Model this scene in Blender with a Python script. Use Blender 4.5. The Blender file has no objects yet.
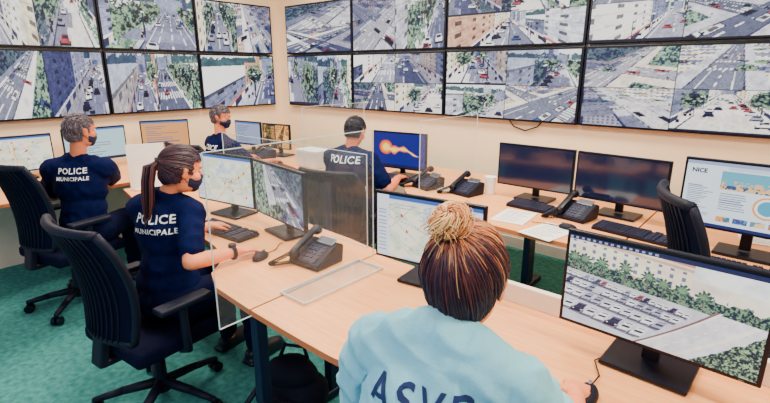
import bpy, bmesh, math, random
import numpy as np
from mathutils import Vector, Matrix, Euler, noise
from mathutils.bvhtree import BVHTree
random.seed(7)
SC=bpy.context.scene
COL=SC.collection
pi=math.pi
V=Vector
def lin(c): return tuple((x/255.0)**2.2 for x in c)
# ---------------------------------------------------------------- materials
def mat(name,rgb,rough=.6,metal=0,var=.08,scale=12,bump=0,bscale=60,spec=.4,stretch=None,rgb2=None):
    m=bpy.data.materials.new(name); m.use_nodes=True
    nt=m.node_tree; n=nt.nodes; L=nt.links; p=n['Principled BSDF']
    c=lin(rgb); p.inputs['Roughness'].default_value=rough; p.inputs['Metallic'].default_value=metal
    p.inputs['Specular IOR Level'].default_value=spec
    tc=n.new('ShaderNodeTexCoord'); mp=n.new('ShaderNodeMapping')
    L.new(tc.outputs['Object'],mp.inputs['Vector'])
    if stretch: mp.inputs['Scale'].default_value=stretch
    nz=n.new('ShaderNodeTexNoise'); nz.inputs['Scale'].default_value=scale; nz.inputs['Detail'].default_value=4
    L.new(mp.outputs['Vector'],nz.inputs['Vector'])
    cr=n.new('ShaderNodeValToRGB'); L.new(nz.outputs['Fac'],cr.inputs['Fac'])
    c2=lin(rgb2) if rgb2 else tuple(min(1,x*(1+var*2)) for x in c)
    c1=tuple(x*(1-var*2) for x in c) if not rgb2 else c
    cr.color_ramp.elements[0].position=.3; cr.color_ramp.elements[1].position=.7
    cr.color_ramp.elements[0].color=(*c1,1); cr.color_ramp.elements[1].color=(*c2,1)
    L.new(cr.outputs['Color'],p.inputs['Base Color'])
    if bump:
        n2=n.new('ShaderNodeTexNoise'); n2.inputs['Scale'].default_value=bscale; n2.inputs['Detail'].default_value=3
        L.new(mp.outputs['Vector'],n2.inputs['Vector'])
        b=n.new('ShaderNodeBump'); b.inputs['Strength'].default_value=bump; b.inputs['Distance'].default_value=.01
        L.new(n2.outputs['Fac'],b.inputs['Height']); L.new(b.outputs['Normal'],p.inputs['Normal'])
    return m
def attrmat(name,emit=0,rough=.5):
    m=bpy.data.materials.new(name); m.use_nodes=True
    nt=m.node_tree; p=nt.nodes['Principled BSDF']
    a=nt.nodes.new('ShaderNodeAttribute'); a.attribute_name='Col'
    p.inputs['Roughness'].default_value=rough
    if emit:
        p.inputs['Base Color'].default_value=(.01,.01,.015,1); p.inputs['Specular IOR Level'].default_value=.2
        nt.links.new(a.outputs['Color'],p.inputs['Emission Color']); p.inputs['Emission Strength'].default_value=emit
    else: nt.links.new(a.outputs['Color'],p.inputs['Base Color'])
    return m
def glassmat(name,tint,refl=.35,white=.03):
    m=bpy.data.materials.new(name); m.use_nodes=True
    nt=m.node_tree; n=nt.nodes; L=nt.links; n.clear()
    o=n.new('ShaderNodeOutputMaterial'); t=n.new('ShaderNodeBsdfTransparent'); t.inputs[0].default_value=(*tint,1)
    g=n.new('ShaderNodeBsdfGlossy'); g.inputs['Roughness'].default_value=.05
    d=n.new('ShaderNodeBsdfDiffuse'); d.inputs[0].default_value=(.75,.85,.9,1)
    f=n.new('ShaderNodeLayerWeight'); f.inputs['Blend'].default_value=.15
    ml=n.new('ShaderNodeMath'); ml.operation='MULTIPLY'; ml.inputs[1].default_value=refl
    mx=n.new('ShaderNodeMixShader'); mx2=n.new('ShaderNodeMixShader'); mx2.inputs[0].default_value=white
    L.new(f.outputs['Facing'],ml.inputs[0]); L.new(ml.outputs[0],mx.inputs[0]); L.new(t.outputs[0],mx.inputs[1]); L.new(g.outputs[0],mx.inputs[2])
    L.new(mx.outputs[0],mx2.inputs[1]); L.new(d.outputs[0],mx2.inputs[2]); L.new(mx2.outputs[0],o.inputs[0])
    return m
M={}
M['wall']=mat('wall_paint',(254,224,186),.85,var=.02,scale=3,bump=.05,bscale=90)
M['ceil']=mat('ceiling_paint',(240,225,205),.9,var=.02)
M['carpet']=mat('teal_carpet',(54,124,122),.95,rgb2=(88,162,154),scale=30,bump=.6,bscale=220,spec=.1)
M['wood']=mat('beech_laminate',(246,156,90),.42,rgb2=(253,180,116),scale=5,stretch=(1.2,14,6),bump=.02)
M['edge']=mat('beech_edge_band',(205,114,70),.5,var=.04)
M['navy']=mat('dark_steel',(28,36,66),.45,metal=.3,var=.04)
M['black']=mat('black_plastic',(9,12,30),.4,var=.05,spec=.3)
M['black2']=mat('satin_black_plastic',(12,16,38),.6,var=.08,bump=.05,spec=.3)
M['key']=mat('keycap_plastic',(32,36,60),.5,var=.1)
M['fabric']=mat('chair_fabric',(11,16,42),.85,var=.12,scale=90,bump=.5,bscale=260,spec=.1)
M['bag']=mat('dark_bag_nylon',(10,13,32),.7,var=.1,scale=40,bump=.3,bscale=120,spec=.2)
M['mesh']=mat('chair_mesh',(10,15,40),.8,var=.2,scale=120,bump=.8,bscale=200,spec=.1,stretch=(1,1,.15))
M['chrome']=mat('grey_metal',(120,125,140),.3,metal=.9,var=.03)
M['skin']=mat('skin_light',(242,142,98),.55,var=.05,scale=20,bump=.05)
M['skin2']=mat('skin_tan',(226,126,86),.55,var=.05,scale=20,bump=.05)
M['police']=mat('navy_uniform_cotton',(11,21,62),.85,var=.12,scale=30,bump=.2,bscale=180,spec=.1)
M['tee']=mat('pale_teal_cotton',(136,204,222),.85,var=.03,scale=15,bump=.15,bscale=200,spec=.15)
M['trouser']=mat('dark_trouser_cloth',(14,20,50),.9,var=.1,scale=30,bump=.2,bscale=180,spec=.1)
M['shoe']=mat('black_leather',(16,18,32),.4,var=.05)
M['hairb']=mat('black_hair',(18,16,34),.5,var=.3,scale=60,bump=.6,bscale=90)
M['hairg']=mat('grey_hair',(86,74,82),.6,var=.3,scale=60,bump=.6,bscale=90)
M['hairr']=mat('auburn_hair',(44,20,38),.5,var=.3,scale=50,bump=.6,bscale=90)
M['white']=mat('white_print',(240,240,240),.7,var=.01)
M['cream']=mat('cream_plastic',(244,226,205),.5,var=.02)
M['print']=mat('navy_print',(26,44,90),.7,var=.03)
M['paper']=mat('white_paper',(246,244,240),.8,var=.02)
M['mask']=mat('dark_face_mask',(28,36,70),.8,var=.05)
M['eye']=mat('eye_white',(235,230,225),.3,var=.01)
M['iris']=mat('dark_iris',(40,28,28),.2,var=.01)
M['plexi']=glassmat('clear_acrylic',(.985,.998,.998),refl=.2,white=.022)
M['plexifoot']=glassmat('clear_acrylic_foot',(.96,.985,.985),refl=.5,white=.08)
M['pedge']=mat('acrylic_edge',(210,222,222),.2,var=.02)
M['card']=mat('white_cardboard',(236,228,220),.7,var=.03)
M['screen_off']=mat('switched_off_display',(30,36,64),.10,var=.05,scale=2,spec=1.0)
M['lcd']=attrmat('lit_display',emit=1.55,rough=.35)
M['strand']=attrmat('highlighted_hair',rough=.5)
# ---------------------------------------------------------------- builders
class B:
    def __init__(s): s.bm=bmesh.new()
    def box(s,c,d,rot=(0,0,0),bev=0,seg=2):
        r=bmesh.ops.create_cube(s.bm,size=1); vs=r['verts']
        Mx=Matrix.Translation(c)@Euler(rot).to_matrix().to_4x4()@Matrix.Diagonal((*d,1))
        bmesh.ops.transform(s.bm,matrix=Mx,verts=vs)
        if bev:
            es=set(e for v in vs for e in v.link_edges)
            bmesh.ops.bevel(s.bm,geom=list(es),offset=bev,segments=seg,profile=.6,affect='EDGES')
        return s
    def cyl(s,p0,p1,r0,r1=None,seg=14):
        p0=V(p0);p1=V(p1); d=p1-p0; r1=r0 if r1 is None else r1
        q=V((0,0,1)).rotation_difference(d.normalized()).to_matrix().to_4x4()
        bmesh.ops.create_cone(s.bm,cap_ends=True,segments=seg,radius1=r0,radius2=r1,depth=d.length,matrix=Matrix.Translation((p0+p1)/2)@q)
        return s
    def sph(s,c,r,rot=None,sub=3):
        if not hasattr(r,'__len__'): r=(r,r,r)
        Mx=Matrix.Translation(c)@(rot.to_4x4() if rot else Matrix.Identity(4))@Matrix.Diagonal((*r,1))
        bmesh.ops.create_icosphere(s.bm,subdivisions=sub,radius=1,matrix=Mx); return s
    def caps(s,p0,p1,r0,r1=None):
        r1=r0 if r1 is None else r1
        if (V(p1)-V(p0)).length>1e-4: s.cyl(p0,p1,r0,r1,16)
        s.sph(p0,r0,sub=2); s.sph(p1,r1,sub=2); return s
    def chain(s,pts,rs):
        for i in range(len(pts)-1): s.caps(pts[i],pts[i+1],rs[i],rs[i+1])
        return s
    def tube(s,pts,r,seg=8):
        pts=[V(p) for p in pts]; rings=[]
        for i,p in enumerate(pts):
            t=(pts[min(i+1,len(pts)-1)]-pts[max(i-1,0)]).normalized()
            a=t.orthogonal().normalized() if i==0 else (pa-t*pa.dot(t)).normalized()
            pa=a; b=t.cross(a)
            rings.append([s.bm.verts.new(p+(a*math.cos(2*pi*k/seg)+b*math.sin(2*pi*k/seg))*r) for k in range(seg)])
        for i in range(len(rings)-1):
            for k in range(seg): s.bm.faces.new((rings[i][k],rings[i][(k+1)%seg],rings[i+1][(k+1)%seg],rings[i+1][k]))
        s.bm.faces.new(rings[0][::-1]); s.bm.faces.new(rings[-1]); return s
    def prism(s,pts,z0,z1,bev=0):
        a=[s.bm.verts.new((x,y,z0)) for x,y in pts]; b=[s.bm.verts.new((x,y,z1)) for x,y in pts]
        n=len(pts)
        s.bm.faces.new(a[::-1]); s.bm.faces.new(b)
        for i in range(n): s.bm.faces.new((a[i],a[(i+1)%n],b[(i+1)%n],b[i]))
        return s
    def mesh(s,name,smooth=False):
        bmesh.ops.recalc_face_normals(s.bm,faces=s.bm.faces[:])
        me=bpy.data.meshes.new(name); s.bm.to_mesh(me); s.bm.free()
        if smooth:
            me.polygons.foreach_set('use_smooth',[True]*len(me.polygons))
            if smooth=='auto': me.set_sharp_from_angle(angle=math.radians(40))
        return me
    def obj(s,name,m,parent=None,smooth=False,label=None):
        return mk(name,s.mesh(name,smooth),m,parent,label)
def mk(name,me,m,parent=None,label=None,loc=(0,0,0),rot=(0,0,0)):
    o=bpy.data.objects.new(name,me); COL.objects.link(o)
    if m is not None: me.materials.clear(); me.materials.append(m)
    if parent: o.parent=parent
    o.location=loc; o.rotation_euler=rot
    if label: o['label']=label
    return o
def thing(name,label,cat,loc=(0,0,0),rz=0,group=None):
    o=bpy.data.objects.new(name,None); COL.objects.link(o); o.empty_display_size=.1
    o.location=loc; o.rotation_euler=(0,0,rz); o['label']=label; o['category']=cat
    if group: o['group']=group
    return o
def dup(root,loc,rz,label=None,group=None,scale=None):
    n=root.copy(); COL.objects.link(n); n.location=loc; n.rotation_euler=(0,0,rz)
    if scale: n.scale=scale
    if label: n['label']=label
    if group: n['group']=group
    def rec(src,dst):
        for c in src.children:
            k=c.copy(); COL.objects.link(k); k.parent=dst; rec(c,k)
    rec(root,n); return n
def struct(o): o['kind']='structure'; return o
# ---------------------------------------------------------------- picture raster (vertex colours)
def smooth_noise(H,W,n,r):
    g=r.rand(n+2,int(n*1.7)+2); yi=np.linspace(0,n,H); xi=np.linspace(0,int(n*1.7),W)
    y0=yi.astype(int);x0=xi.astype(int);fy=(yi-y0)[:,None];fx=(xi-x0)[None,:]
    fy=fy*fy*(3-2*fy);fx=fx*fx*(3-2*fx)
    a=g[y0][:,x0];b=g[y0][:,x0+1];c=g[y0+1][:,x0];d=g[y0+1][:,x0+1]
    return (a*(1-fx)+b*fx)*(1-fy)+(c*(1-fx)+d*fx)*fy
def fbm(H,W,n,r): return .45*smooth_noise(H,W,n,r)+.3*smooth_noise(H,W,n*2,r)+.25*smooth_noise(H,W,n*4,r)
def C(*c): return np.array(c,float)/255
def grade(img,k=1.3,t=.24):
    img=(img-.52)*k+.565; img=np.clip(img,0,1); l=img.mean(-1,keepdims=True)
    img=img*.82+l*.18
    duo=C(14,22,66)*(1-l)+C(255,246,226)*l
    return np.clip(img*(1-t)+duo*t,.01,1)
CARS=[C(250,250,248),C(24,32,62),C(190,60,60),C(130,132,150),C(230,226,224),C(60,90,146),C(14,18,40),C(244,242,236),C(200,200,210)]
def topview(W,H,seed):
    r=np.random.RandomState(seed); v,u=np.mgrid[0:H,0:W].astype(float); u/=max(W-1,1); v/=max(H-1,1)
    d=1/(r.uniform(1.15,1.4)-v); X=(u-.5)*1.7*d; Y=d*r.uniform(1.2,2)
    a=r.uniform(-.9,.9); p=X*math.cos(a)+Y*math.sin(a); q=-X*math.sin(a)+Y*math.cos(a)
    ym=np.median(q); xm=np.median(p); p=p-xm-r.uniform(-.3,.3); q=q-ym-r.uniform(-.3,.3)
    n1=fbm(H,W,8,r); n2=fbm(H,W,20,r); n3=r.rand(H,W)
    side=[C(236,226,212),C(208,204,208),C(180,180,192),C(222,200,182)][r.randint(4)]
    road=[C(118,122,142),C(156,156,170),C(200,196,198),C(92,98,124)][r.randint(4)]
    img=np.ones((H,W,3))*side
    def put(m,c,al=1): img[m]=img[m]*(1-al)+c*al
    w1,w2=r.uniform(.28,.5),r.uniform(.22,.4); ap,aq=np.abs(p),np.abs(q)
    cross=r.rand()<.6
    blocks=(ap>w1+.35)&((aq>w2+.3) if cross else True)
    bc=[C(240,212,178),C(134,138,164),C(220,170,142),C(244,238,228),C(98,104,136)]
    k=(np.floor(p*1.5)+3*np.floor(q*1.5)).astype(int)%5
    grass=r.rand()<.45
    for i in range(5): put(blocks&(k==i),(C(80,124,112) if grass else bc[r.randint(5)]))
    if not grass:
        put(blocks&((v*12)%1>.55)&((u*17+.5*v)%1>.5),C(74,78,112),.6); put(blocks&((np.abs((p*1.5)%1-.5)>.46)),C(44,46,84))
    else: put(blocks&(n2>.52),C(130,162,124)); put(blocks&(n2<.45),C(30,60,72))
    rd=(ap<w1)|((aq<w2) if cross else False)
    put(rd,road); put(((np.abs(ap-w1)<.018)&((aq>w2) if cross else True)),C(60,62,92))
    if cross: put((np.abs(aq-w2)<.018)&(ap>w1),C(60,62,92))
    put(rd&(n1>.56),road*.86); put((np.abs(ap-w1*.6)<.012)&(aq>w2+.2),C(240,236,228))
    W_=C(255,252,246)
    put((ap<.018)&((q*3)%1<.5)&(aq>w2),W_); put((aq<.018)&((p*3)%1<.5)&(ap>w1)&rd,W_)
    if r.rand()<.75: put((ap<w1*.92)&(aq>w2+.02)&(aq<w2+.2)&((p*9)%1<.5),W_)
    if cross and r.rand()<.75: put((aq<w2*.92)&(ap>w1+.02)&(ap<w1+.2)&((q*9)%1<.5),W_)
    for i in range(r.randint(9,22)):
        cc=CARS[r.randint(9)]
        if r.rand()<.55: pc,qc=r.choice([-1,1])*w1*r.uniform(.45,.8),r.uniform(-2,2); m=lambda a_,b_:(np.abs(p-pc)<a_)&(np.abs(q-qc)<b_)
        else: pc,qc=r.uniform(-2,2),r.choice([-1,1])*w2*r.uniform(.45,.8); m=lambda a_,b_:(np.abs(p-pc)<b_)&(np.abs(q-qc)<a_)
        put(m(.085,.16),C(34,36,66),.7); put(m(.065,.14),cc); put(m(.05,.07),cc*.4)
    for i in range(r.randint(4,16)):
        xc,yc=r.uniform(X.min(),X.max())*.8,r.uniform(Y.min(),Y.max()); R=r.uniform(.09,.24)
        put(((X-xc-.1)**2+(Y-yc+.06)**2)<(R*(.5+n2))**2,C(30,36,76),.6)
        m=((X-xc)**2+((Y-yc)*.8)**2)<(R*(.4+1.1*n2))**2; put(m,C(48,88,84)); put(m&(n2>.56),C(126,156,112)); put(m&(n2<.45),C(18,40,54))
    for i in range(14):
        xc,yc=r.uniform(X.min(),X.max())*.8,r.uniform(Y.min(),Y.max()); put((np.abs(X-xc)<.018)&(np.abs(Y-yc)<.05),C(20,24,50))
    if r.rand()<.5:
        s=r.choice([-1,1]); put((s*p+.3*np.sign(np.sin(q*4))*.5>r.uniform(.1,.5)),C(34,42,88),.5)
    img*=(.8+.4*n1)[...,None]; img+=(n3[...,None]-.5)*.05
    return grade(img,r.uniform(1.25,1.5))
def street(W,H,seed):
    r=np.random.RandomState(seed)
    if r.rand()<.3: return topview(W,H,seed+1)
    v,u=np.mgrid[0:H,0:W].astype(float); u/=max(W-1,1); v/=max(H-1,1)
    asp=1.7; hy=r.uniform(.74,1.12); vx=r.uniform(-.15,1.15); rw=r.uniform(.35,1.1)
    tilt=r.uniform(-.28,.28); v=v+tilt*(u-.5)*.5
    dx=(u-vx)*asp; g=np.maximum(hy-v,.03); d=1/g; x=dx*d
    road=[C(118,122,146),C(192,188,192),C(92,98,126),C(222,214,206),C(152,154,172)][r.randint(5)]
    side=[C(240,226,206),C(208,204,208),C(170,172,190),C(244,238,226)][r.randint(4)]
    nz=fbm(H,W,6,r); nz2=fbm(H,W,18,r); nz3=fbm(H,W,10,r); n4=r.rand(H,W)
    img=np.ones((H,W,3))*road
    def put(m,c,a=1): 
        img[m]=img[m]*(1-a)+c*a
    put((nz>.55),road*.88); put(np.abs(x)>rw,side); put((np.abs(x)>rw)&((x*4)%1<.06),side*.78); put(np.abs(np.abs(x)-rw)<.025,C(70,72,100))
    park=r.rand()<.35
    if park: put((np.abs(x)>rw+.15)&(nz3>.38),C(84,130,110)); put((np.abs(x)>rw+.15)&(nz3>.56),C(140,168,124))
    cross=r.uniform(1.2,3); cw=r.uniform(.25,.7)
    if r.rand()<.6: put((d>cross)&(d<cross+cw),road)
    W_=C(255,252,246)
    put((np.abs(x)<.025)&((d*2)%1<.55),W_); 
    if r.rand()<.7: put((np.abs(np.abs(x)-rw*.5)<.02)&((d*2+.3)%1<.6),W_)
    if r.rand()<.5: put((np.abs(np.abs(x)-rw*.85)<.015),W_)
    for k in range(r.randint(0,3)):
        d0=r.uniform(1.1,3); put((d>d0)&(d<d0*1.24)&(np.abs(x)<rw)&((x*6)%1<.5),W_)
    Xb=rw+r.uniform(.15,.7); adx=np.maximum(np.abs(dx),1e-3); dw=Xb/adx
    fr=r.uniform(5,12)
    wall=(dw<fr)&(v>hy-1/dw); far=(dw>=fr)&(v>hy-1/fr)
    hgt=(v-(hy-1/dw))*dw; blk=(np.floor(dw*r.uniform(.5,1.1)+(dx>0)*3)).astype(int)%7
    bh=r.uniform(.6,2.6,7); bc=[C(246,210,162),C(200,204,220),C(120,128,160),C(250,242,228),C(144,150,180),C(230,164,128),C(84,92,126),C(192,194,208),C(250,226,190)]
    sky=C(226,240,244); put(wall|far|(v>hy),sky)
    put((v>hy-.02)&(v<hy+.2*nz3+.03),C(64,98,100))
    for i in range(7):
        if park and i%2:
            m=wall&(blk==i)&(hgt<.5+.9*nz2); put(m,C(48,88,84)); put(m&(nz2>.56),C(120,152,110)); put(m&(nz2<.45),C(20,42,56)); continue
        m=wall&(blk==i)&(hgt<bh[i]); base=bc[r.randint(9)]; put(m,base*(.76+.32*nz3[m][:,None]))
        fy,fx=r.uniform(3.5,6),r.uniform(2.5,5)
        put(m&((hgt*fy)%1>.4)&((hgt*fy)%1<.78)&((dw*fx)%1>.35)&((dw*fx)%1<.68)&(hgt>.25),base*.45)
        put(m&((hgt*fy)%1>.88),base*.8)
        put(m&(hgt<.18),C(54,56,88)); put(m&(hgt<.15)&((dw*fx*.7)%1<.4),C(214,196,172)); put(m&(hgt>.16)&(hgt<.22),C(214,100,80) if r.rand()<.3 else C(244,238,228))
        put(m&(hgt>bh[i]-.05),base*.6)
    put(far&(v<hy+.1),C(126,134,164))
    if r.rand()<.65:
        s=r.choice([-1,1]); put((x*s>r.uniform(-.4,.3)+.25*np.sin(np.floor(d*3)))&(v<hy-.05)&(~wall),C(34,42,92),.5)
        put(wall&(dx*s>0),C(38,48,98),.4)
    items=[(r.uniform(.9,6),r.uniform(-rw*.9,rw*.9),0) for _ in range(r.randint(6,14))]
    items+=[(r.uniform(1,4),r.choice([-1,1])*(rw+.12),1) for _ in range(r.randint(4,10) if park else r.randint(0,5))]
    items+=[(k*.3+.9,s*(rw-.06),0) for s in r.choice([-1,1],1) for k in range(14)] if r.rand()<.65 else []
    items+=[(r.uniform(.8,2.5),r.choice([-1,1])*(rw+.04),2) for _ in range(3)]
    items+=[(r.uniform(.9,3.5),r.choice([-1,1])*(rw+r.uniform(.05,.3)),3) for _ in range(9)]
    items.sort(key=lambda t:-t[0])
    for dc,xc,k in items:
        uc=vx+xc/dc/asp; vb=hy-1/dc
        if k==0:
            hw=.13/dc/asp; hh=.15/dc; cc=CARS[r.randint(9)]
            put((np.abs(u-uc)<hw*1.25)&(np.abs(v-vb)<hh*.28),C(24,26,52))
            put((np.abs(u-uc)<hw)&(v>vb)&(v<vb+hh*.62),cc)
            put((np.abs(u-uc)<hw*.75)&(v>=vb+hh*.55)&(v<vb+hh),cc*.85)
            put((np.abs(u-uc)<hw*.62)&(v>=vb+hh*.5)&(v<vb+hh*.88),C(40,44,76))
        elif k==1:
            put((np.abs(u-uc)<.014/dc)&(v>vb)&(v<vb+.5/dc),C(50,42,60))
            R=.38/dc; m=((u-uc)**2*asp**2+(v-vb-.62/dc)**2)<(R*(.25+1.3*nz2))**2
            put(m,C(46,84,80)); put(m&(nz2>.56),C(120,150,108)); put(m&(nz2<.46),C(18,38,52))
        elif k==2:
            put((np.abs(u-uc)<.006)&(v>vb)&(v<vb+.7/dc),C(46,50,80)); put((np.abs(u-uc)<.02)&(np.abs(v-vb-.7/dc)<.012),C(230,230,236))
        else:
            put((np.abs(u-uc)<.02/dc)&(v>vb)&(v<vb+.1/dc),C(24,28,54)); put((np.abs(u-uc)<.012/dc)&(v>vb+.1/dc)&(v<vb+.13/dc),C(210,150,120))
    img*= (.78+.44*nz)[...,None]; img+= (nz2[...,None]-.5)*.1; img+=(n4[...,None]-.5)*.05
    img=grade(img,r.uniform(1.2,1.5))
    if r.rand()<.2: img[:max(2,int(H*.06))]=C(30,34,60)
    return img
def panel(W,H,seed,lay):
    img=np.ones((H,W,3))*.04; nx,ny=lay; cw=W//nx; ch=H//ny
    for i in range(nx):
        for j in range(ny):
            w=cw-1 if nx>1 else cw; h=ch-1 if ny>1 else ch
            img[j*ch:j*ch+h,i*cw:i*cw+w]=street(w,h,seed*17+i*5+j*3)
    return img
def mapview(W,H,seed):
    r=np.random.RandomState(seed); v,u=np.mgrid[0:H,0:W].astype(float); u/=W-1; v/=H-1
    img=np.ones((H,W,3))*C(250,242,220)
    nz=smooth_noise(H,W,6,r); img[nz>.62]=C(216,230,200); img[nz<.2]=C(196,220,236)
    for k in range(26):
        a=r.uniform(0,pi); c=r.uniform(-.3,.9); w=.004 if k>3 else .01
        m=np.abs(u*math.cos(a)+v*math.sin(a)-c+.02*np.sin(u*9+k))<w
        img[m]=C(250,200,110) if k<4 else C(170,170,184)
    img[v>.94]=C(60,100,170); img[(v>.9)&(v<=.94)]=C(225,225,230); img[u<.12]=C(222,226,236)
    for k in range(12): 
        y=.1+.06*k; img[(np.abs(v-y)<.008)&(u>.015)&(u<.1)]=C(120,130,160)
    for k in range(9): 
        uu,vv=r.uniform(.2,.9),r.uniform(.1,.85); img[((u-uu)**2*2.8+(v-vv)**2)<.0006]=C(200,60,60)
    return img
def parking(W,H):
    r=np.random.RandomState(3); v,u=np.mgrid[0:H,0:W].astype(float); u/=W-1; v/=H-1
    nz=fbm(H,W,8,r); n2=fbm(H,W,24,r); n5=fbm(H,W,60,r); n6=fbm(H,W,14,r)
    img=np.ones((H,W,3))*C(186,184,198)
    def put(m,c,a=1): img[m]=img[m]*(1-a)+c*a
    vt=v+.13*(u-.5)
    bl=(u<.66)
    put(vt>.62,C(244,216,178)); put((vt>.62)&(~bl),C(218,226,230)); put((vt>.62)&(vt<.84)&(~bl),C(232,210,188))
    put((vt>.90)&(vt<.93)&bl,C(210,160,132)); put((vt>.64)&(vt<.69)&bl,C(212,170,142))
    put((vt>.70)&(vt<.89)&bl&((u*17)%1>.32)&((u*17)%1<.66)&((vt*13)%1>.25)&((vt*13)%1<.78),C(100,106,144))
    put((vt>.70)&(vt<.89)&bl&((u*17)%1>.25)&((u*17)%1<.32)&((vt*13)%1>.25)&((vt*13)%1<.78),C(252,238,214))
    put((vt>.95)&bl,C(206,130,102)); put((vt>.975)&bl,C(214,234,242))
    hd=(vt>.55)&(vt<.62+.16*n6); put(hd,C(50,90,78)); put(hd&(n5>.53),C(108,148,98)); put(hd&(n5<.45),C(22,46,58))
    def E(t): return .97-.36*(1-t)-.20*(1-t)**2
    e=E(v)
    put((u>e+.02)&(vt<.58),C(206,202,210)); put((np.abs(u-e-.02)<.008)&(vt<.6),C(130,84,84)); put((np.abs(u-e-.035)<.006)&(vt<.6),C(240,226,210))
    put((u>e+.20)&(u<e+.23)&(vt<.58),C(236,220,200))
    gz=(u>e+.25+.07*nz)&(vt<.56+.30*n6)
    put(gz,C(46,86,76)); put(gz&(n5>.53),C(92,136,90)); put(gz&(n5>.6),C(146,180,116)); put(gz&(n5<.44),C(18,38,54))
    put((np.abs(u-e-.12)<.004)&((v*16)%1<.5)&(vt<.58),C(250,250,250))
    for row in range(4):
        s=.0190+.0065*row; y0=[.545,.445,.315,.145][row]; n=int(1/(s*1.6))
        put((np.abs(v-(y0-.19*u)+.016)<.008)&(u<e-.02),C(112,114,140))
        for k in range(n):
            uc=.008+k*s*1.78; vb=y0-.19*uc
            if uc>E(vb)-.035 or r.rand()<.05: continue
            cc=[C(252,250,246),C(70,76,104),C(240,236,232),C(150,154,176),C(252,250,248),C(214,212,218),C(40,44,70),C(250,248,244),C(176,180,198),C(178,74,66)][r.randint(10)]
            uu=u-uc-(v-vb)*.42; hgt=s*2.1
            put((np.abs(uu+.004)<s*.93)&(v>vb-.010)&(v<vb+hgt*.5),C(58,62,96))
            put((np.abs(uu)<s*.80)&(v>vb)&(v<vb+hgt*.75),cc); put((np.abs(uu)<s*.80)&(v>vb)&(v<vb+hgt*.14),cc*.5)
            put((np.abs(uu)<s*.66)&(v>vb+hgt*.6)&(v<vb+hgt*1.35),cc*.96)
            put((np.abs(uu)<s*.58)&(v>vb+hgt*.56)&(v<vb+hgt*.86),C(44,52,90)); put((np.abs(uu)<s*.5)&(v>vb+hgt*1.14)&(v<vb+hgt*1.27),C(80,88,124))
            put((np.abs(np.abs(uu)-s*.62)<s*.12)&(v>vb+hgt*.25)&(v<vb+hgt*.38),C(226,150,120) if r.rand()<.4 else C(250,244,220))
    for uc,vb,h in [(.2,.60,.22),(.33,.585,.26),(.45,.575,.22),(.53,.575,.17),(.1,.61,.2),(.62,.565,.17),(.04,.62,.2),(.72,.56,.16)]:
        put((np.abs(u-uc)<.004)&(v>vb)&(v<vb+h*.7),C(110,86,84))
        q=np.arctan2(v-vb-h*.7,(u-uc)*1.7); rr=np.hypot((u-uc)*1.7,v-vb-h*.7)+.05*(n5-.5)
        put(rr<.07*(.5+.5*np.abs(np.sin(q*4.5+uc*9))),C(46,90,74)); put(rr<.04*(.5+.5*np.abs(np.sin(q*5+uc*30))),C(104,150,94))
    img*=(.86+.28*nz)[...,None]; img+=(r.rand(H,W)[...,None]-.5)*.03
    img=grade(img,1.15)
    img[v>.955]=C(36,44,80); img[(v>.965)&(v<.985)&((u*30)%1<.5)&(u<.5)]=C(150,160,190); img[(v>.905)&(v<.93)&(u<.12)]=C(240,240,240)
    return img
def blob(W,H):
    v,u=np.mgrid[0:H,0:W].astype(float); u/=W-1; v/=H-1
    img=np.ones((H,W,3))*C(18,34,120)
    def fl(s,col):
        m=((u-.24)**2*2.6+(v-.58)**2)<(.21*s)**2; img[m]=col
        w=.13*s*np.clip(1-(u-.25)/.68,0,1)*(1+.35*np.sin(u*34)); c=.60-.28*(u-.25)+.05*np.sin(u*13)
        img[(u>.25)&(np.abs(v-c)<w)]=col
    fl(1,C(226,84,36)); fl(.78,C(250,150,50)); fl(.5,C(255,220,120))
    img[v<.08]=C(20,26,70); return img
def desktop(W,H,bg,seed=1):
    r=np.random.RandomState(seed); v,u=np.mgrid[0:H,0:W].astype(float); u/=W-1; v/=H-1
    img=np.ones((H,W,3))*bg
    img[v<.05]=C(30,40,80); img[(v>.94)]=C(70,110,180)
    for k in range(10): img[(np.abs(v-.15-.075*k)<.012)&(u>.08)&(u<.3+.5*r.rand())]=C(90,100,140)
    return img
def webpage(W,H):
    v,u=np.mgrid[0:H,0:W].astype(float); u/=W-1; v/=H-1
    r=np.random.RandomState(2); nz=fbm(H,W,14,r)
    img=np.ones((H,W,3))*C(220,232,240); img[v>.95]=C(150,164,192); img[v<.05]=C(34,46,100)
    img[(v>.9)&(v<.95)&(u>.3)&(u<.7)]=C(196,206,226)
    hero=(v>.60)&(v<.88)&(u>.26); img[hero]=C(96,170,192); img[hero&(v<.74)&(nz>.45)]=C(232,186,136); img[hero&(v<.67)&(nz<.48)]=C(50,84,126); img[hero&(u>.8)]=C(240,136,56)
    c2=((u-.60)**2*2.9+(v-.40)**2); img[c2<.028]=C(240,150,70); img[c2<.020]=C(236,240,240); img[c2<.012]=C(80,160,190)
    for j in range(18): img[(np.abs(v-.62+.028*j)<.006)&(u>.03)&(u<.12+.1*r.rand())]=C(120,130,164)
    for j in range(8): img[(np.abs(v-.54+.034*j)<.007)&(u>.27)&(u<.4+.06*r.rand())]=C(100,112,152); img[(np.abs(v-.54+.034*j)<.007)&(u>.74)&(u<.85+.08*r.rand())]=C(100,112,152)
    cols=[C(240,160,70),C(80,150,190),C(236,200,150),C(90,100,170),C(230,120,80),C(120,176,190),C(70,90,140)]
    for k in range(6):
        y=.10; x0=.27+k*.12
        img[(v>y)&(v<y+.085)&(u>x0)&(u<x0+.10)]=cols[k]; img[(v>y)&(v<y+.085)&(u>x0)&(u<x0+.10)&(nz>.52)]=cols[(k*2+1)%7]*.8
    return img
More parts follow.
